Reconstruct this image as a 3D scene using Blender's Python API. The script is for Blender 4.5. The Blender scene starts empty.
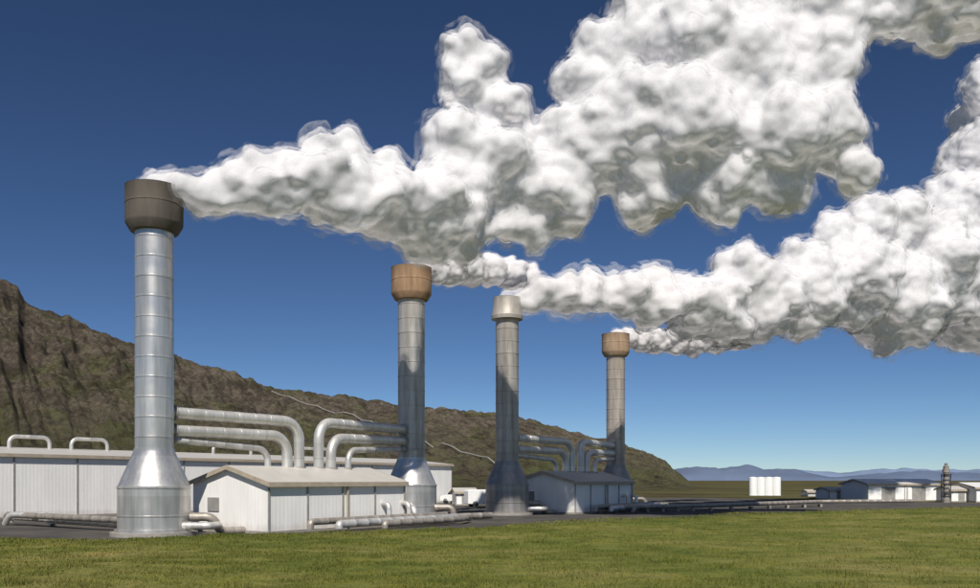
import bpy, bmesh, math, random
import numpy as np
from mathutils import Vector, Matrix, noise
random.seed(4); np.random.seed(4)
sc=bpy.context.scene
F=871.0; EYE=3.0
def P(px,py,d): return Vector(((px-490)/F*d, d, EYE+(480-py)/F*d))
def G(px,py,z=0.0):
    d=F*EYE/(py-480); return Vector(((px-490)/F*d,d,z))
def link(o): sc.collection.objects.link(o); return o
# ---------- camera / light / world
cam=bpy.data.cameras.new('camera'); co=link(bpy.data.objects.new('camera',cam))
co.location=(0,0,EYE); co.rotation_euler=(math.radians(90),0,0); cam.lens=32; cam.sensor_width=36; cam.shift_y=0.19; cam.clip_end=40000
sc.camera=co
sc.view_settings.view_transform='Standard'; sc.view_settings.look='None'; sc.view_settings.exposure=0
EL=math.radians(47); AZ=(0.0,-1.0)
w=bpy.data.worlds.new('World'); sc.world=w; w.use_nodes=True
nt=w.node_tree; bg=nt.nodes['Background']; sky=nt.nodes.new('ShaderNodeTexSky'); sky.sky_type='NISHITA'; sky.sun_disc=False
sky.sun_elevation=EL; sky.sun_rotation=math.atan2(AZ[0],AZ[1]); sky.dust_density=0.0; sky.ozone_density=6.0; sky.air_density=.65; sky.altitude=300
gm=nt.nodes.new('ShaderNodeGamma'); gm.inputs[1].default_value=1.2
hs=nt.nodes.new('ShaderNodeMix'); hs.data_type='RGBA'; hs.blend_type='MULTIPLY'; hs.inputs[0].default_value=1; hs.inputs[7].default_value=(.97,.95,.91,1)
nt.links.new(sky.outputs[0],gm.inputs[0]); nt.links.new(gm.outputs[0],hs.inputs[6]); nt.links.new(hs.outputs[2],bg.inputs[0]); bg.inputs[1].default_value=0.05
s=bpy.data.lights.new('sun','SUN'); s.energy=5.0; s.angle=math.radians(.5); s.color=(1,.95,.88)
so=link(bpy.data.objects.new('sun',s))
sd=Vector((AZ[0]*math.cos(EL),AZ[1]*math.cos(EL),math.sin(EL))); so.rotation_euler=sd.to_track_quat('Z','Y').to_euler()
# ---------- materials
class NT:
    def __init__(s,name):
        s.m=bpy.data.materials.new(name); s.m.use_nodes=True; s.t=s.m.node_tree; s.p=s.t.nodes['Principled BSDF']; s.out=s.t.nodes['Material Output']
        s.co=s.t.nodes.new('ShaderNodeTexCoord')
    def n(s,t,**k):
        x=s.t.nodes.new(t)
        for a,b in k.items(): setattr(x,a,b)
        return x
    def l(s,a,b): s.t.links.new(a,b)
    def map(s,scale=(1,1,1),rot=(0,0,0),src='Object'):
        x=s.n('ShaderNodeMapping'); x.inputs['Scale'].default_value=scale; x.inputs['Rotation'].default_value=rot; s.l(s.co.outputs[src],x.inputs[0]); return x.outputs[0]
    def noise(s,vec,scale,detail=4,rough=.55,dist=0):
        x=s.n('ShaderNodeTexNoise'); x.inputs['Scale'].default_value=scale; x.inputs['Detail'].default_value=detail; x.inputs['Roughness'].default_value=rough; x.inputs['Distortion'].default_value=dist
        if vec: s.l(vec,x.inputs['Vector'])
        return x.outputs[0]
    def ramp(s,fac,stops):
        x=s.n('ShaderNodeValToRGB'); e=x.color_ramp.elements
        while len(e)<len(stops): e.new(.5)
        for i,(p,c) in enumerate(stops):
            e[i].position=p; e[i].color=tuple(c)+(1,) if hasattr(c,'__len__') else (c,c,c,1)
        s.l(fac,x.inputs[0]); return x.outputs[0]
    def math(s,op,a,b=0.0,c=None):
        x=s.n('ShaderNodeMath',operation=op)
        for i,v in enumerate((a,b,c)):
            if v is None: continue
            if isinstance(v,(int,float)): x.inputs[i].default_value=v
            else: s.l(v,x.inputs[i])
        return x.outputs[0]
    def mix(s,fac,a,b,mode='MIX'):
        x=s.n('ShaderNodeMix',data_type='RGBA',blend_type=mode)
        for v,i in ((fac,0),(a,6),(b,7)):
            if isinstance(v,(int,float)): x.inputs[i].default_value=v if i==0 else (v,v,v,1)
            elif isinstance(v,tuple): x.inputs[i].default_value=v+(1,)
            else: s.l(v,x.inputs[i])
        return x.outputs[2]
    def bump(s,h,st,dist=.1):
        x=s.n('ShaderNodeBump'); x.inputs['Strength'].default_value=st; x.inputs['Distance'].default_value=dist; s.l(h,x.inputs['Height']); s.l(x.outputs[0],s.p.inputs['Normal'])
def simple(name,c,rough=.6,metal=0,var=.15,scale=2,streak=False,spec=.3):
    a=NT(name); v=a.map((1,1,.15) if streak else (1,1,1)); n=a.noise(v,scale,5,.6)
    c0=tuple(x*(1-var) for x in c); c1=tuple(min(1,x*(1+var)) for x in c)
    a.l(a.ramp(n,[(.3,c0),(.7,c1)]),a.p.inputs['Base Color'])
    a.p.inputs['Roughness'].default_value=rough; a.p.inputs['Metallic'].default_value=metal; a.p.inputs['Specular IOR Level'].default_value=spec
    return a.m
def steel(name,c,rough=.38,metal=.85,var=.12,stain=.35):
    a=NT(name); v=a.map((2.5,2.5,.25)); n=a.noise(v,1.5,5,.6); big=a.noise(a.map((1,1,1)),.9,3)
    col=a.ramp(n,[(.25,tuple(x*(1-var) for x in c)),(.75,tuple(min(1,x*(1+var)) for x in c))])
    sx=a.n('ShaderNodeSeparateXYZ'); a.l(a.co.outputs['Object'],sx.inputs[0])
    dv=a.math('DIVIDE',sx.outputs[2],1.08); fl=a.math('FLOOR',dv)
    wn=a.n('ShaderNodeTexWhiteNoise',noise_dimensions='1D'); a.l(fl,wn.inputs['W'])
    col=a.mix(.6,col,a.ramp(wn.outputs[0],[(0,.72),(1,1.0)]),'MULTIPLY')
    st=a.noise(a.map((1.8,1.8,.12)),1.3,6,.7)
    col=a.mix(stain,col,a.ramp(st,[(.42,(.35,.32,.28)),(.56,(1,1,1))]),'MULTIPLY')
    rr=a.ramp(big,[(.3,rough-.06),(.7,rough+.1)])
    a.p.inputs['Metallic'].default_value=metal
    a.l(col,a.p.inputs['Base Color']); a.l(rr,a.p.inputs['Roughness'])
    a.bump(n,.12,.03)
    return a.m
def clad(name,c,period=.3,ribs=.13):
    a=NT(name); n=a.noise(a.map((1,1,.2)),1.2,5,.6); big=a.noise(a.map(),.35,3)
    col=a.mix(.5,a.ramp(n,[(.3,tuple(x*.88 for x in c)),(.7,c)]),a.ramp(big,[(.3,.92),(.7,1.0)]),'MULTIPLY')
    sx=a.n('ShaderNodeSeparateXYZ'); a.l(a.co.outputs['Object'],sx.inputs[0])
    mr=a.n('ShaderNodeMapRange'); mr.inputs['From Min'].default_value=0; mr.inputs['From Max'].default_value=.7; mr.inputs['To Min'].default_value=.5; mr.inputs['To Max'].default_value=0
    a.l(a.math('SUBTRACT',a.math('ADD',sx.outputs[2],n),.4),mr.inputs[0]); col=a.mix(mr.outputs[0],col,(.25,.2,.14))
    m=a.math('PINGPONG',a.math('ADD',sx.outputs[0],sx.outputs[1]),period/2)
    st=a.n('ShaderNodeMapRange',interpolation_type='SMOOTHSTEP'); a.l(m,st.inputs[0]); st.inputs['From Min'].default_value=period*.15; st.inputs['From Max'].default_value=period*.35
    a.bump(st.outputs[0],ribs,.03)
    a.l(col,a.p.inputs['Base Color']); a.p.inputs['Roughness'].default_value=.5; return a.m
M_wall=clad('white_cladding',(.92,.90,.86)); M_roof=clad('roof_cladding',(.55,.52,.47),.5)
M_trim=simple('beige_trim',(.40,.34,.26),.6); M_post=simple('post_grey',(.30,.29,.27),.6); M_dark=simple('dark_metal',(.06,.06,.06),.6)
M_conc=simple('concrete',(.30,.28,.25),.9,scale=3)
M_pipe=steel('pipe_cladding',(.74,.72,.68),.38,.5,stain=.25); M_pipe2=steel('pipe_weathered',(.42,.38,.33),.5,.4)
M_white=simple('white_paint',(.84,.84,.82),.5,var=.05); M_glass=simple('dark_glass',(.02,.025,.03),.1,spec=.6); M_rub=simple('tyre_rubber',(.025,.025,.025),.8)
# ---------- mesh helpers
def mesh(name,V,Fs,mat,parent=None,smooth=False,sharp=35):
    me=bpy.data.meshes.new(name); me.from_pydata([tuple(v) for v in V],[],Fs); o=link(bpy.data.objects.new(name,me))
    for m in (mat if isinstance(mat,(list,tuple)) else [mat]): me.materials.append(m)
    if smooth:
        me.polygons.foreach_set('use_smooth',[True]*len(me.polygons)); me.set_sharp_from_angle(angle=math.radians(sharp))
    if parent: o.parent=parent
    return o
def empty(name,loc,rz=0):
    e=link(bpy.data.objects.new(name,None)); e.location=loc; e.rotation_euler=(0,0,rz); e.empty_display_size=.5; return e
def box(name,x0,x1,y0,y1,z0,z1,mat,parent=None,bev=0):
    V=[(x,y,z) for z in (z0,z1) for x,y in ((x0,y0),(x1,y0),(x1,y1),(x0,y1))]
    o=mesh(name,V,[(3,2,1,0),(4,5,6,7),(0,1,5,4),(1,2,6,5),(2,3,7,6),(3,0,4,7)],mat,parent)
    if bev:
        b=o.modifiers.new('b','BEVEL'); b.width=bev; b.segments=2
    return o
def lathe(name,prof,mat,parent=None,seg=64,center=(0,0)):
    V=[];Fs=[]
    for r,z in prof:
        for i in range(seg):
            a=2*math.pi*i/seg; V.append((center[0]+r*math.cos(a),center[1]+r*math.sin(a),z))
    for k in range(len(prof)-1):
        for i in range(seg):
            j=(i+1)%seg; Fs.append((k*seg+i,k*seg+j,(k+1)*seg+j,(k+1)*seg+i))
    return mesh(name,V,Fs,mat,parent,True,30)
def fillet(pts,rad):
    out=[Vector(pts[0])]
    for i in range(1,len(pts)-1):
        a,b,c=Vector(pts[i-1]),Vector(pts[i]),Vector(pts[i+1]); u=(a-b).normalized(); v=(c-b).normalized()
        ang=u.angle(v)
        if ang>3.1: out.append(b); continue
        t=min(rad/math.tan(ang/2),(a-b).length*.48,(c-b).length*.48); R=t*math.tan(ang/2)
        p0=b+u*t; p1=b+v*t; cen=b+(u+v).normalized()*(R/math.sin(ang/2))
        for k in range(9):
            q=(p0-cen).lerp(p1-cen,k/8).normalized()*R+cen; out.append(q)
    out.append(Vector(pts[-1])); return out
def pipe(name,pts,r,mat,parent=None,rad=None,seam=1.0):
    pts=fillet(pts,rad or r*3.2); n=16; V=[];Fs=[]; T=[]
    for i in range(len(pts)):
        a=pts[max(0,i-1)];b=pts[min(len(pts)-1,i+1)]; T.append((b-a).normalized())
    up=Vector((0,0,1)) if abs(T[0].z)<.9 else Vector((1,0,0)); N=T[0].cross(up).normalized()
    R0=[]
    for i,p in enumerate(pts):
        N=(N-T[i]*N.dot(T[i])).normalized(); B=T[i].cross(N); R0.append((p,N.copy(),B))
    rings=[]
    for i,(p,N,B) in enumerate(R0):
        rings.append((p,N,B,r))
        if i<len(R0)-1:
            L=(R0[i+1][0]-p).length
            if L>seam*1.5:
                k=int(L/seam)
                for j in range(1,k):
                    q=p.lerp(R0[i+1][0],j/k); t=(R0[i+1][0]-p).normalized()
                    for off,rr in ((-.04,r),(-.03,r*1.03),(.03,r*1.03),(.04,r)): rings.append((q+t*off,N,B,rr))
    for p,N,B,rr in rings:
        for k in range(n):
            a=2*math.pi*k/n; V.append(p+(N*math.cos(a)+B*math.sin(a))*rr)
    for i in range(len(rings)-1):
        for k in range(n):
            j=(k+1)%n; Fs.append((i*n+k,i*n+j,(i+1)*n+j,(i+1)*n+k))
    Fs.append(tuple(range(n))); Fs.append(tuple((len(rings)-1)*n+k for k in range(n)))
    return mesh(name,V,Fs,mat,parent,True,40)
# ---------- stacks
def ringed(r,z0,z1,step):
    prof=[(r,z0)]; z=z0+step*.6
    while z<z1-.3:
        prof+=[(r,z-.05),(r*1.022,z-.035),(r*1.022,z+.035),(r,z+.05)]; z+=step
    prof.append((r,z1)); return prof
M_cap_brown=simple('cap_brown',(.11,.095,.08),.75,.1,.3,1.5,True); M_cap_rust=simple('cap_rust',(.32,.21,.13),.8,.1,.35,2,True)
M_cap_tan=simple('cap_tan',(.36,.26,.175),.75,.1,.3,2,True); M_cap_grey=simple('cap_grey',(.42,.39,.35),.55,.4,.25,2,True)
M_st=[steel('stack_steel_a',(.72,.70,.67),.36,.72,stain=.3),
      steel('stack_steel_b',(.50,.48,.45),.42,.4,stain=.5),
      steel('stack_steel_c',(.46,.43,.39),.42,.35,stain=.55),
      steel('stack_steel_d',(.46,.41,.36),.45,.3,stain=.5)]
M_drum=[M_st[0],M_st[0],steel('drum_plume_shade',(.38,.36,.34),.42,.5),steel('drum_plume_shade',(.38,.36,.34),.45,.5)]  # plume shade put into the darker grey of the two rear drums
SP=[Vector((-18.3,47.5,0)),Vector((-5.9,65.4,0)),Vector((1.5,76.0,0)),Vector((13.7,95.0,0))]
def stack(i,capmat,kind):
    e=empty('steam_stack',SP[i]); m=M_st[i]; md=M_drum[i]
    lathe('plinth',[(0,.22),(2.25,.22),(2.25,0)],M_conc,e)
    lathe('base_flange',[(2.03,.22),(2.03,.36),(1.9,.36)],md,e)
    R=1.0
    lathe('silencer_drum',[(1.88,.36),(1.88,1.05),(1.91,1.07),(1.91,1.13),(1.88,1.15),(1.88,2.55),(1.92,2.58),(1.92,2.68),(1.86,2.7),(1.07,4.55),(1.07,4.7),(1.0,4.7)],md,e)
    lathe('column',ringed(R,4.7,16.9,1.08),m,e)
    if kind=='drum':
        lathe('cap',[(R,16.45),(1.25,16.5),(1.48,16.9),(1.5,17.0),(1.5,17.9),(1.52,17.92),(1.52,18.0),(1.5,18.02),(1.5,18.85),(1.52,18.9),(1.45,18.9),(1.42,18.8),(1.41,17.0),(.2,16.8)],capmat,e)
    else:
        lathe('cap',[(R,16.9),(1.36,17.0),(1.38,17.3),(1.32,17.4),(1.18,18.8),(1.2,18.9),(1.12,18.9),(1.1,17.2),(.2,17.1)],capmat,e)
    return e
stack(0,M_cap_brown,'drum'); stack(1,M_cap_rust,'drum'); stack(2,M_cap_grey,'cone'); stack(3,M_cap_tan,'drum')
# ---------- buildings
UA=math.atan2(.827,.562); U=Vector((.562,.827,0)); Vv=Vector((-.827,.562,0))
def hall(name,origin,L,W,he,hr,post=2.9,ang=UA,wall=M_wall,roof=M_roof,door=None):
    e=empty(name,origin,ang)
    V=[(0,0,.15),(L,0,.15),(L,W,.15),(0,W,.15),(0,0,he),(L,0,he),(L,W,he),(0,W,he),(0,W/2,hr),(L,W/2,hr)]
    mesh('walls',V,[(0,1,5,4),(1,2,6,9,5),(2,3,7,6),(3,0,4,8,7),(4,5,9,8),(8,9,6,7)],wall,e)
    box('foundation',-.08,L+.08,-.08,W+.08,0,.16,M_conc,e)
    o=.22; t=.1; sl=(hr-he)/(W/2)
    for sgn,nm in ((0,'roof_front'),(1,'roof_back')):
        y0=-o; z0=he-sl*o+.02
        pr=[(y0,z0),(W/2-.0,hr+.02),(W/2,hr+.02+t),(y0,z0+t)]
        if sgn: pr=[(W-y,z) for y,z in pr]
        V=[(x,y,z) for x in (-o,L+o) for y,z in pr]
        mesh(nm,V,[(0,1,2,3),(7,6,5,4),(0,4,5,1),(1,5,6,2),(2,6,7,3),(3,7,4,0)],roof,e)
    box('fascia_front',-o-.01,L+o+.01,-o-.06,-o-.003,he-sl*o-.16,he-sl*o+t,M_trim,e)
    for x in (-o-.05,L+o+.003):
        for s2 in (0,1):
            pr=[(-o,he-sl*o-.12),(W/2,hr-.12),(W/2,hr+t+.03),(-o,he-sl*o+t+.03)]
            if s2: pr=[(W-y,z) for y,z in pr]
            V=[(xx,y,z) for xx in (x,x+.047) for y,z in pr]
            mesh('barge_board',V,[(0,1,2,3),(7,6,5,4),(0,4,5,1),(1,5,6,2),(2,6,7,3),(3,7,4,0)],M_trim,e)
    n=max(1,round(L/post))
    for i in range(n+1):
        x=i*L/n; box('post_%d'%i,x-.06,x+.06,-.06,.003,.16,he-.17,M_post,e)
    box('gutter_pipe',L*.5+.3,L*.5+.4,-.16,-.07,.1,he-.2,M_trim,e)
    if door:
        for dx,dw,dh in door:
            box('door',dx,dx+dw,-.05,-.004,.16,dh,M_post,e); box('door_frame_top',dx-.06,dx+dw+.06,-.09,-.002,dh+.002,dh+.08,M_dark,e)
    return e
A0=Vector((-12.3,48.4,0)); B0=Vector((7.5,76.9,0))
for O in (A0,B0):
    e=hall('separator_building',O,11.7,6.6,2.85,3.75)
    box('wall_louvre',-.06,-.003,4.2,5.2,1.2,2.0,M_post,e)
S0=Vector((-37.7,67,0))-U*30
lh=hall('long_white_hall',S0,88,15,5.0,5.75,post=5.2,door=[(42,.9,2.2),(58,3,3.4),(70,.9,2.2)])
def arch(parent,x0,x1,y,z0,z1,r):
    return pipe('roof_pipe_arch',[(x0,y,z0),(x0,y,z1),(x1,y,z1),(x1,y,z0)],r,M_pipe,parent,rad=.6)
for x0,x1 in ((26.5,31.2),(34,37.5),(39.5,43),(55,60),(67,72)):
    arch(lh,x0,x1,6.5,5.3,6.75,.17)
# ---------- overhead pipes
def overhead(sA,sB,O):
    e=empty('steam_pipework',O,0)
    c0=O+Vv*3.3
    def rp(s,off=0): return c0+U*s+Vv*off
    def add(nm,sp,hs,s_drop,off,he,r):
        b=rp(s_drop,off); d=(b-sp); d.z=0; st=sp+d.normalized()*.8
        top=Vector((b.x,b.y,he))
        pipe(nm,[Vector((st.x,st.y,hs))-O,top-O,Vector((b.x,b.y,3.3))-O],r,M_pipe,e,rad=1.15)
        pipe('collar',[Vector((b.x,b.y,3.45))-O,Vector((b.x,b.y,3.85))-O],r*1.35,M_post,e)
        cp=st+d.normalized()*.35; pipe('flange',[Vector((cp.x-d.normalized().x*.06,cp.y-d.normalized().y*.06,hs))-O,Vector((cp.x+d.normalized().x*.06,cp.y+d.normalized().y*.06,hs))-O],r*1.3,M_post,e)
    add('riser_a',sA,6.75,5.4,.0,6.65,.33); add('riser_b',sA,5.75,4.6,.2,5.75,.33); add('riser_c',sA,5.25,3.3,.5,4.9,.2)
    add('riser_d',sB,6.75,7.1,.0,6.75,.33); add('riser_e',sB,5.9,8.0,-.2,5.75,.33); add('riser_f',sB,5.3,9.4,-.4,5.0,.2)
overhead(SP[0],SP[1],A0); overhead(SP[2],SP[3],B0)
# ---------- low pipework
def low(name,paths):
    e=empty(name,(0,0,0))
    for i,(pts,r,m) in enumerate(paths):
        pipe('run_%d'%i,pts,r,m,e,rad=max(.35,r*3))
    return e
def fr(O,s,t,z): q=O+U*s-Vv*t; return (q.x,q.y,z)
for O,S1,S2 in ((A0,SP[0],SP[1]),(B0,SP[2],SP[3])):
    paths=[]
    a=S1+Vector((1.8,.2,0))
    paths.append(([(a.x,a.y,1.0),(a.x+1.3,a.y+.2,1.0),(a.x+1.5,a.y+.6,.15),(a.x+2.6,a.y+2.0,.15)],.24,M_pipe2))
    paths.append(([(a.x-.2,a.y-.7,.55),(a.x+1.5,a.y-.8,.55),(a.x+1.6,a.y+.2,.55)],.2,M_pipe))
    paths.append(([fr(O,2.3,.9,.2),fr(O,2.3,.9,.62),fr(O,13.5,.9,.62),fr(O,15.5,.6,.62)],.2,M_pipe2))
    paths.append(([fr(O,3.9,1.6,.2),fr(O,3.9,1.6,.45),fr(O,14,1.6,.45),fr(O,15.8,1.2,.45)],.24,M_pipe))
    paths.append(([fr(O,7,2.4,.1),fr(O,7,2.4,.38),fr(O,15,2.4,.38),fr(O,17.5,1.2,.38),fr(O,17.5,1.2,.1)],.2,M_pipe2))
    for s in (9.5,11.5):
        paths.append(([fr(O,s,-.1,1.5),fr(O,s,.6,1.5),fr(O,s,.6,.45)],.16,M_pipe))
    b=S2+Vector((-.2,-2.0,0))
    paths.append(([(b.x,b.y,1.1),(b.x+.6,b.y-1.0,1.1),(b.x+.8,b.y-1.1,.2)],.26,M_pipe))
    paths.append(([(S2.x+1.8,S2.y-.5,1.0),(S2.x+3.1,S2.y-.6,1.0),(S2.x+3.2,S2.y-.6,.3),(S2.x+6,S2.y+2,.3)],.24,M_pipe2))
    low('ground_pipework',paths)
pl=[]
for k,(x0,y0,x1,y1,z) in enumerate(((-33,60,-21,50.5,.45),(-32.5,58.5,-20.3,49.8,.7),(-31,61,-22,54,.3))):
    pl.append(([(x0,y0,.1),(x0,y0,z),(x1,y1,z),(x1+1.0,y1-.6,z)],.17+.03*k,M_pipe2 if k%2 else M_pipe))
pl.append(([(-32,57.5,.1),(-31.5,57.2,.75),(-29,57,.75),(-28.5,56.8,.1)],.2,M_pipe))
low('ground_pipework',pl)
pr=[]
q0=G(600,512.5); q1=G(700,511.0); q2=G(820,506.5)
pr.append(([(q0.x,q0.y,.5),(q1.x,q1.y,.55),(q2.x,q2.y,.6),(q2.x+12,q2.y+3,.6)],.2,M_pipe2))
pr.append(([(q0.x-2,q0.y+2,.45),(q1.x,q1.y+2,.45),(q2.x,q2.y+2,.5)],.2,M_pipe2))
pp=low('ground_pipeline',pr)
for i in range(14):
    t=i/13; p=(q0.lerp(q1,t*2) if t<.5 else q1.lerp(q2,t*2-1)); box('saddle_%d'%i,p.x-.12,p.x+.12,p.y-.4,p.y+.4,0,.3,M_conc,pp)
# ---------- ground
a=NT('plain_soil'); n=a.noise(a.map((1,1,1)),.02,6,.6); n2=a.noise(a.map((1,3,1)),.15,6,.65)
a.l(a.mix(.5,a.ramp(n,[(.35,(.06,.052,.035)),(.5,(.10,.095,.045)),(.65,(.14,.12,.065))]),a.ramp(n2,[(.35,.45),(.65,1.0)]),'MULTIPLY'),a.p.inputs['Base Color']); a.p.inputs['Roughness'].default_value=1; a.p.inputs['Specular IOR Level'].default_value=0; M_soil=a.m
mesh('ground',[(-16000,-200,0),(16000,-200,0),(16000,26000,0),(-16000,26000,0)],[(0,1,2,3)],M_soil)
EDGE=[(-500,541),(-200,541),(0,540),(120,541),(300,535),(450,530),(560,523),(700,517),(820,511.5),(980,507),(1200,503),(1500,500)]
EW=[G(x,y) for x,y in EDGE]
a=NT('gravel'); n=a.noise(a.map(),.25,5,.6); n2=a.noise(a.map(),6,5,.7)
a.l(a.mix(.6,a.ramp(n,[(.35,(.045,.042,.038)),(.65,(.11,.097,.078))]),a.ramp(n2,[(.3,.5),(.7,1.0)]),'MULTIPLY'),a.p.inputs['Base Color']); a.bump(n2,.5,.05); a.p.inputs['Roughness'].default_value=.95; M_gravel=a.m
far=[Vector((x,y,0)) for x,y in ((-110,40),(-80,75),(-62,80),(-40,95),(-10,135),(20,150),(38,150),(50,128),(60,118),(75,112),(110,118),(150,140))]
near=[Vector((p.x,p.y-3,0)) for p in EW]
V=[(p.x,p.y,.004) for p in near]+[(p.x,p.y,.004) for p in far]; k=len(near)
mesh('gravel_yard',V,[(i,i+1,k+i+1,k+i) for i in range(k-1)],M_gravel)
def edge_pt(px):
    for i in range(len(EDGE)-1):
        if EDGE[i][0]<=px<=EDGE[i+1][0]:
            t=(px-EDGE[i][0])/(EDGE[i+1][0]-EDGE[i][0]); return EW[i].lerp(EW[i+1],t)
def gh(x,y): return .16*noise.noise(Vector((x*.12,y*.12,0)))+.06*noise.noise(Vector((x*.5,y*.5,3)))
NX,NY=260,120; V=[]
for i in range(NX+1):
    px=-500+2000*i/NX; e=edge_pt(px)
    jag=.5*noise.noise(Vector((e.x*.6,e.y*.6,7)))+.35*noise.noise(Vector((e.x*2.1,e.y*2.1,2)))
    for j in range(NY+1):
        t=j/NY; y=(e.y+jag)*(1-t)+(-30)*t; x=e.x*(1-t)+((px-490)/F*45)*t
        V.append((x,y,.03+(.14+gh(x,y))*min(1,t*18)))
Fs=[(i*(NY+1)+j,i*(NY+1)+j+1,(i+1)*(NY+1)+j+1,(i+1)*(NY+1)+j) for i in range(NX) for j in range(NY)]
a=NT('grass'); n=a.noise(a.map(),.11,5,.65); n2=a.noise(a.map((1,1.6,1)),.5,5,.7); n3=a.noise(a.map((1,1,1)),9,4,.7)
c=a.ramp(n,[(.3,(.10,.125,.026)),(.5,(.17,.18,.042)),(.68,(.27,.235,.085))]); c=a.mix(.85,c,a.ramp(n2,[(.3,(.4,.5,.33)),(.55,(1,1,1)),(.7,(1.25,1.1,.85))]),'MULTIPLY'); c=a.mix(.75,c,a.ramp(n3,[(.3,.45),(.7,1.25)]),'MULTIPLY')
a.l(c,a.p.inputs['Base Color']); a.p.inputs['Roughness'].default_value=.9; a.p.inputs['Specular IOR Level'].default_value=.1; a.bump(n3,.5,.08); M_grass=a.m
me_g=mesh('grass_field',V,Fs,M_grass,None,True,180)
NB=240000
pxs=np.random.uniform(-120,1100,NB)
ed=np.interp(pxs,[e[0] for e in EDGE],[p.y for p in EW])
tt=np.random.uniform(0,1,NB)**1.3
d=19+(ed-.3-19)*tt; X=(pxs-490)/F*d; Y=d
clump=np.array([noise.noise(Vector((x*.7,y*.7,11)))+.6*noise.noise(Vector((x*2.3,y*2.3,5))) for x,y in zip(X,Y)])
hsz=np.random.uniform(.05,.12,NB)*(1+1.1*np.clip(clump,-.5,1)); ang=np.random.uniform(0,6.283,NB); wd=np.random.uniform(.008,.02,NB)*(1+tt); lean=np.random.normal(0,.04,(NB,2))
Z=np.array([gh(x,y) for x,y in zip(X,Y)])+.14
V=np.empty((NB,3,3)); dx=np.cos(ang)*wd; dy=np.sin(ang)*wd
V[:,0]=np.stack([X-dx,Y-dy,Z],1); V[:,1]=np.stack([X+dx,Y+dy,Z],1); V[:,2]=np.stack([X+lean[:,0],Y+lean[:,1],Z+hsz],1)
me=bpy.data.meshes.new('grass_blades'); me.vertices.add(NB*3); me.vertices.foreach_set('co',V.ravel()); me.loops.add(NB*3); me.loops.foreach_set('vertex_index',np.arange(NB*3)); me.polygons.add(NB); me.polygons.foreach_set('loop_start',np.arange(NB)*3); me.update(); me.validate()
gb=link(bpy.data.objects.new('grass_blades',me)); me.materials.append(M_grass); gb.parent=me_g
# ---------- hillside
R=[(-520,180,300),(-300,215,310),(-150,245,330),(-60,264,350),(0,279,370),(18,289,375),(25,300,378),(45,308,385),(80,323,395),(120,338,410),(160,349,420),(200,363,430),(240,376,440),(262,386,450),(300,391,465),(340,396,480),(380,402,495),(430,408,510),(480,412,520),(520,418,530),(560,428,540),(600,438,550),(640,450,560),(665,462,565),(680,474,568),(692,484,570),(720,489,572),(760,491,575),(800,493,575)]
rx=[r[0] for r in R]; ry=[r[1] for r in R]; rd=[r[2] for r in R]
NX,NT_=1000,260; V=[]
for i in range(NX+1):
    px=-420+1220*i/NX; b=(px-490)/F
    D=np.interp(px,rx,rd); yy=np.interp(px,rx,ry); H=max(.0,EYE+(480-yy)/F*D)
    Ft=np.interp(px,[-520,0,450,700,800],[120,150,210,260,300])
    for j in range(NT_+1):
        t=j/NT_*1.2; d=Ft+(D-Ft)*t; x=b*d
        base=H*(.25*t+.75*t**1.4) if t<=1 else H*(1-.5*(t-1)/.35)
        gul=abs(noise.noise(Vector((px*.03+t*2.5,t*2.2,1.7))))-.25
        gul2=abs(noise.noise(Vector((px*.08+t*5,t*6,5.2))))-.25
        env=min(1,t*3)*(1 if t<.93 else .5)
        h=base+env*(H*.06+.8)*(gul*.8+gul2*.4)*min(1,H/6)
        if .45<t<1.04:
            o=noise.fractal(Vector((px*.035,t*7,9)),.9,2.1,3); h+=max(0,o-.05)*H*.12*max(0,1-abs(t-.8)/.33)
        fine=noise.fractal(Vector((x*.09,d*.09,3)),.65,2.2,5); h+=fine*1.9*min(1,t*4)*min(1,H/12)
        V.append((x,d,max(h,-.05)+ (0 if H>0 else -.5)))
Fs=[(i*(NT_+1)+j,(i+1)*(NT_+1)+j,(i+1)*(NT_+1)+j+1,i*(NT_+1)+j+1) for i in range(NX) for j in range(NT_)]
a=NT('hill_rock'); nb=a.noise(a.map((1,1,1.5)),.022,6,.65,.4); nm=a.noise(a.map((1,.7,.8),(0,0,.5)),.12,9,.75); nf=a.noise(a.map(),.6,7,.85); ng=a.noise(a.map((1,.5,1),(0,0,.3)),.04,8,.72,.5)
c=a.ramp(nb,[(.32,(.13,.106,.084)),(.46,(.20,.166,.13)),(.56,(.18,.152,.112)),(.68,(.25,.215,.172))])
c=a.mix(a.ramp(ng,[(.50,0),(.59,.75)]),c,(.13,.138,.062))
c=a.mix(.85,c,a.ramp(nm,[(.38,(.38,.36,.35)),(.52,(1,1,1)),(.64,(1.35,1.3,1.2))]),'MULTIPLY'); c=a.mix(.75,c,a.ramp(nf,[(.40,.38),(.60,1.3)]),'MULTIPLY')
sx=a.n('ShaderNodeSeparateXYZ'); a.l(a.co.outputs['Object'],sx.inputs[0])
mr=a.n('ShaderNodeMapRange'); a.l(sx.outputs[2],mr.inputs[0]); mr.inputs['From Min'].default_value=3; mr.inputs['From Max'].default_value=32; mr.inputs['To Min'].default_value=.8; mr.inputs['To Max'].default_value=0
c=a.mix(a.math('MULTIPLY',mr.outputs[0],a.ramp(nm,[(.42,0),(.56,1.0)])),c,(.13,.142,.06))
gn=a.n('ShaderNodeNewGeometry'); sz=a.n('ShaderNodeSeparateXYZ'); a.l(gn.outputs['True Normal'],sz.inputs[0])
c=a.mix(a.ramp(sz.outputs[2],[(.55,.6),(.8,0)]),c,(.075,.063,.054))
a.l(c,a.p.inputs['Base Color']); a.p.inputs['Roughness'].default_value=1; a.p.inputs['Specular IOR Level'].default_value=0; a.bump(nf,1,2.0)
hill=mesh('hillside',V,Fs,a.m,None,True,180)
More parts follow.
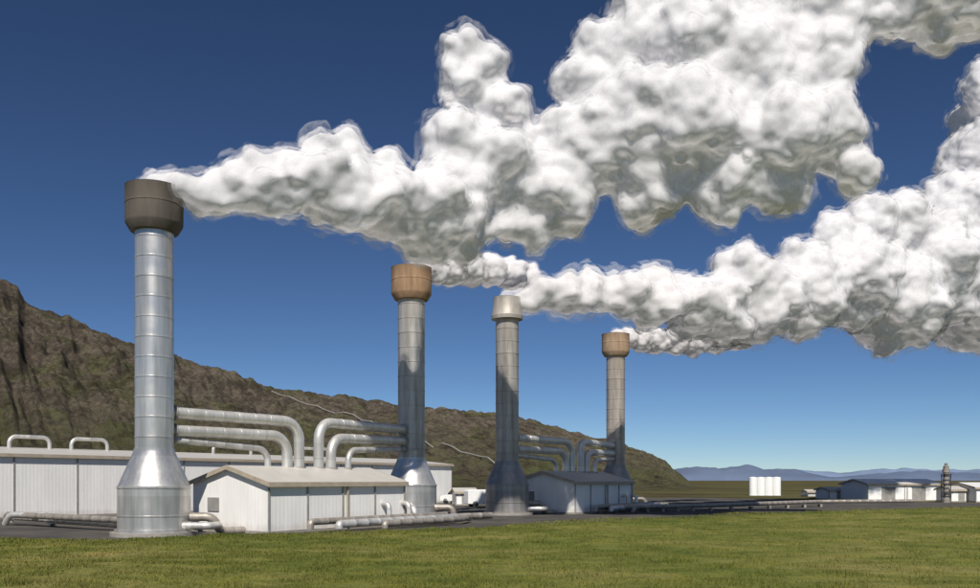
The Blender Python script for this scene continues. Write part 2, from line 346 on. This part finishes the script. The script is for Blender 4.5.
def hp(px,t):
    i=round((px+420)/1220*NX); j=round(t/1.2*NT_); return Vector(V[i*(NT_+1)+j])
pts=[hp(272+k*9,.93-.026*k)+Vector((0,0,.8)) for k in range(27)]
pipe('hillside_pipeline',pts,.22,M_post,None,rad=.1,seam=50)
# ---------- distant mountains
def mtn(name,d,pts,seed,col):
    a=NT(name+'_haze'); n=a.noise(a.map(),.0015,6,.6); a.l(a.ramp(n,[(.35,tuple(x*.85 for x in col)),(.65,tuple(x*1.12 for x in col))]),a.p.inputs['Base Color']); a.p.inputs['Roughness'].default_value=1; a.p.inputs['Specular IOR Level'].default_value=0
    V=[];N=240;K=10; x0,x1=pts[0][0],pts[-1][0]
    for i in range(N+1):
        px=x0+(x1-x0)*i/N; H=(480-np.interp(px,[p[0] for p in pts],[p[1] for p in pts]))/F*d
        for j in range(K+1):
            t=j/K; dd=d*(.93+.14*t); s_=1-abs(t-.5)*2
            h=H*(s_**.8)*(1+.25*noise.fractal(Vector((px*.03,t*3,seed)),.8,2,5))
            V.append(((px-490)/F*dd,dd,h-1 if s_>0 else -20))
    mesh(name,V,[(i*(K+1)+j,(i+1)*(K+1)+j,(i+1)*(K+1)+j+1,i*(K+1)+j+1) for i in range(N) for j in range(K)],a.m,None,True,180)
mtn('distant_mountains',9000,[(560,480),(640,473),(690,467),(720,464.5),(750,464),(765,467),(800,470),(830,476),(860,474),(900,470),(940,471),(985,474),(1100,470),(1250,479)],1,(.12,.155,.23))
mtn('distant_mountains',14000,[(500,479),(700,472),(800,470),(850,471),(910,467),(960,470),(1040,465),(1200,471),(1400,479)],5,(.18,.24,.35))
# ---------- right hand buildings
def at(px,d): return Vector(((px-490)/F*d,d,0))
e=empty('storage_tanks',at(749,172),0)
for i in range(4):
    lathe('tank_%d'%i,[(0,3.7),(.7,3.6),(.765,3.55),(.77,3.5),(.77,.1),(.8,.1),(.8,0)],M_white,e,24,(.8+i*1.56,0))
M_lg=clad('light_grey_cladding',(.75,.75,.73),.4)
hall('white_warehouse',at(868,126),10.8,9,2.45,3.1,2.7,.04,M_white,M_lg,door=[(2,2,1.9),(6.5,2,1.9)])
hall('low_white_building',at(829,135),5.8,5,1.5,1.85,1.9,.04,M_white,M_roof,door=[(1.2,.7,1.2),(3.8,.7,1.2)])
hall('low_white_building',at(951,120),3.6,4,1.7,2.1,1.8,0,M_white,M_roof,door=[(1,.8,1.3)])
hall('white_warehouse',at(976,118),9,8,2.0,2.6,2.7,0,M_white,M_lg,door=[(3,2,1.5)])
hall('low_white_building',at(808,160),3.2,3,.9,1.2,1.6,.04,M_lg,M_roof)
e=empty('vent_tower',at(946,117),0)
lathe('shaft',[(.5,0),(.5,.5),(.36,.6),(.36,4.0),(.46,4.05),(.46,4.5),(.36,4.55),(.36,4.9),(.2,4.95),(.2,5.3),(0,5.3)],M_pipe2,e,24)
for k in range(6): lathe('band_%d'%k,[(.36,.8+k*.55),(.44,.82+k*.55),(.44,.9+k*.55),(.36,.92+k*.55)],M_dark,e,24)
for x in (-.6,.6): box('leg',x-.05,x+.05,-.05,.05,0,3.9,M_dark,e)
for z in (1.2,2.5,3.8): box('platform',-.68,.68,-.5,-.06,z,z+.06,M_dark,e)
hall('small_white_shed',at(456,104),2.4,3,1.6,2.0,1.2,.2,M_white,M_roof,door=[(.7,.8,1.3)])
def van(loc,rz):
    e=empty('white_van',loc,rz)
    pf=[(0,.35),(4.6,.35),(4.6,.9),(4.45,1.0),(3.7,1.15),(3.1,1.85),(2.9,1.95),(.15,1.95),(0,1.8)]
    V=[(x,y,z) for y in (-.9,.9) for x,z in pf]; n=len(pf)
    o=mesh('body',V,[tuple(range(n)),tuple(range(2*n-1,n-1,-1))]+[(i,i+n,(i+1)%n+n,(i+1)%n) for i in range(n)],M_white,e); b=o.modifiers.new('b','BEVEL'); b.width=.06; b.segments=2
    for y in (-.905,.905):
        V=[(2.0,y,1.2),(3.5,y,1.2),(3.05,y,1.75),(2.0,y,1.75)]; mesh('side_window',V,[(0,1,2,3)],M_glass,e)
    mesh('windscreen',[(3.72,-.78,1.17),(3.72,.78,1.17),(3.16,.75,1.83),(3.16,-.75,1.83)],[(0,1,2,3)],M_glass,e)
    for x in (.85,3.75):
        for y in (-.8,.8):
            wv=lathe('wheel',[(0,-.1),(.2,-.1),(.33,-.1),(.35,-.07),(.35,.07),(.33,.1),(.2,.1),(0,.1)],M_rub,e,24); wv.rotation_euler=(math.pi/2,0,0); wv.location=(x,y,.35)
van(at(466,98),.3); van(at(474,110),2.6)
# ---------- steam
def ico(sub):
    bm=bmesh.new(); bmesh.ops.create_icosphere(bm,subdivisions=sub,radius=1)
    v=np.array([x.co[:] for x in bm.verts]); f=np.array([[a.index for a in x.verts] for x in bm.faces]); bm.free(); return v,f
IV,IF=ico(3)
def steam(name,stops,wn,sc_=1.4):
    a=NT(name); a.t.nodes.remove(a.p)
    df=a.n('ShaderNodeBsdfDiffuse'); df.inputs[0].default_value=(.88,.865,.87,1); tl=a.n('ShaderNodeBsdfTranslucent'); tl.inputs[0].default_value=(.88,.86,.89,1)
    m0=a.n('ShaderNodeMixShader'); m0.inputs[0].default_value=.4; a.l(df.outputs[0],m0.inputs[1]); a.l(tl.outputs[0],m0.inputs[2])
    lw=a.n('ShaderNodeLayerWeight'); lw.inputs[0].default_value=.5
    nz=a.noise(a.map(),sc_,4,.75)
    f=a.math('ADD',lw.outputs['Facing'],a.math('MULTIPLY',a.math('SUBTRACT',nz,.5),wn))
    al=a.ramp(f,stops)
    geo=a.n('ShaderNodeNewGeometry'); al=a.math('MULTIPLY',al,a.math('SUBTRACT',1.0,geo.outputs['Backfacing']))
    tr=a.n('ShaderNodeBsdfTransparent'); ms=a.n('ShaderNodeMixShader'); a.l(al,ms.inputs[0]); a.l(tr.outputs[0],ms.inputs[1]); a.l(m0.outputs[0],ms.inputs[2]); a.l(ms.outputs[0],a.out.inputs['Surface'])
    return a.m
M_core=steam('steam_core',[(0,1.0),(.7,1.0),(1.0,.35)],.4)
M_sh1=steam('steam_fringe_inner',[(0,.3),(.3,.58),(.5,.52),(.86,0)],1.0,1.8)
M_sh2=steam('steam_fringe_outer',[(0,.1),(.3,.22),(.42,.18),(.72,0)],1.5,1.1)
P1=[(155,185,13),(165,186,16),(178,186,19),(192,188,22),(212,190,28),(238,190,33),(262,188,37),(290,190,41),(318,141,22),(345,148,24),(325,188,43),(360,195,47),(388,168,26),(400,205,45),(430,215,47),(465,225,37),(440,180,37),(457,135,33),(464,82,30),(460,50,25),(485,68,26),(495,108,34),(480,170,51),(520,180,49),(515,225,33),(560,190,47),(552,160,29),(595,150,55),(595,90,38),(588,60,26),(625,60,44),(650,20,42),(640,130,66),(690,50,60),(650,188,41),(700,120,70),(720,180,45),(750,70,68),(770,135,66),(785,185,37),(820,60,50),(825,125,46),(840,5,56),(900,-10,50),(760,-10,60),(960,0,50),(850,165,28)]
P3=[(508,300,9),(515,299,13),(526,297,16),(542,293,21),(565,292,25),(595,292,29),(625,292,32),(655,300,34),(690,305,36),(720,310,39),(740,275,36),(760,300,46),(800,290,52),(850,285,54),(890,300,56),(930,270,60),(980,290,72),(960,220,52),(980,160,42),(900,225,38),(868,222,34),(835,238,28),(1020,120,60),(1030,220,80),(1050,300,80),(990,90,32)]
P4=[(617,337,9),(628,338,11),(640,340,13),(655,341,15),(675,341,16),(695,339,18),(715,336,20),(735,333,20)]
P2=[(413,270,9),(424,271,11),(436,272,14),(452,272,17),(470,270,19),(490,270,19),(512,274,18),(530,280,15)]
def plume(name,blobs,df,vox,D1,D2,fr_,kids=7,base_off=0):
    V=[];Fc=[];n=0
    for (px,py,r) in blobs:
        d=df(px); c=P(px,py,d); Rr=r*d/F
        L=[(c,Rr*.88)]
        for i in range(kids):
            u=Vector((random.gauss(0,1),random.gauss(0,1),random.gauss(0,1))).normalized()
            q=random.uniform(.3,.6); L.append((c+u*Rr*(1.04-q),Rr*q))
        for c2,r2 in L:
            V.append(IV*r2+np.array(c2[:])); Fc.append(IF+n); n+=len(IV)
    V=np.concatenate(V).tolist();Fc=np.concatenate(Fc).tolist()
    def build(nm,mat,off,parent,vx,extra=()):
        ob=mesh(nm,V,Fc,mat,parent)
        def rem(v):
            r=ob.modifiers.new('r','REMESH'); r.mode='VOXEL'; r.voxel_size=v; r.use_smooth_shade=True
        def disp(D):
            for ty,sc_,st in D:
                t=bpy.data.textures.new('billow',ty); t.noise_scale=sc_
                if ty=='CLOUDS': t.noise_depth=3
                dm=ob.modifiers.new('d','DISPLACE'); dm.texture=t; dm.strength=st; dm.texture_coords='GLOBAL'; dm.mid_level=.5
        rem(vx*1.5); sm=ob.modifiers.new('s','SMOOTH'); sm.iterations=4; sm.factor=.5
        disp(D1)
        if off:
            dm=ob.modifiers.new('o','DISPLACE'); dm.strength=off; dm.mid_level=0
        disp(extra)
        rem(vx); sm=ob.modifiers.new('s','SMOOTH'); sm.iterations=2; sm.factor=.5
        disp(D2)
        sm=ob.modifiers.new('s','SMOOTH'); sm.iterations=2; sm.factor=.5
        return ob
    o=build(name,M_core,base_off,None,vox)
    build('fringe_inner',M_sh1,base_off+fr_*.45,o,vox,[('CLOUDS',.9,fr_*.8)])
    build('fringe_outer',M_sh2,base_off+fr_,o,vox*1.2,[('CLOUDS',1.4,fr_*2.0)])
D1=[('CLOUDS',4.5,2.2),('VORONOI',2.8,-1.2)]
D2=[('VORONOI',1.1,-.36),('CLOUDS',.8,.28)]
def d1(px): return float(np.interp(px,[158,300,400,440,520,600,700,1000],[47.5,49,53.6,55.6,58.8,58.8,57.5,56]))
def d3(px): return float(np.interp(px,[508,650,1060],[76,80.5,122]))
plume('steam_plume',P1,d1,.16,D1,D2,.5,base_off=-.22)
plume('steam_plume',P3,d3,.22,D1,D2,.7,base_off=-.3)
Ds=[('VORONOI',.9,-.4)]; Dt=[('CLOUDS',.4,.15)]
plume('steam_plume',P4,lambda px:95+.15*(px-618),.11,Ds,Dt,.25); plume('steam_plume',P2,lambda px:65.4+.15*(px-413),.11,Ds,Dt,.25)
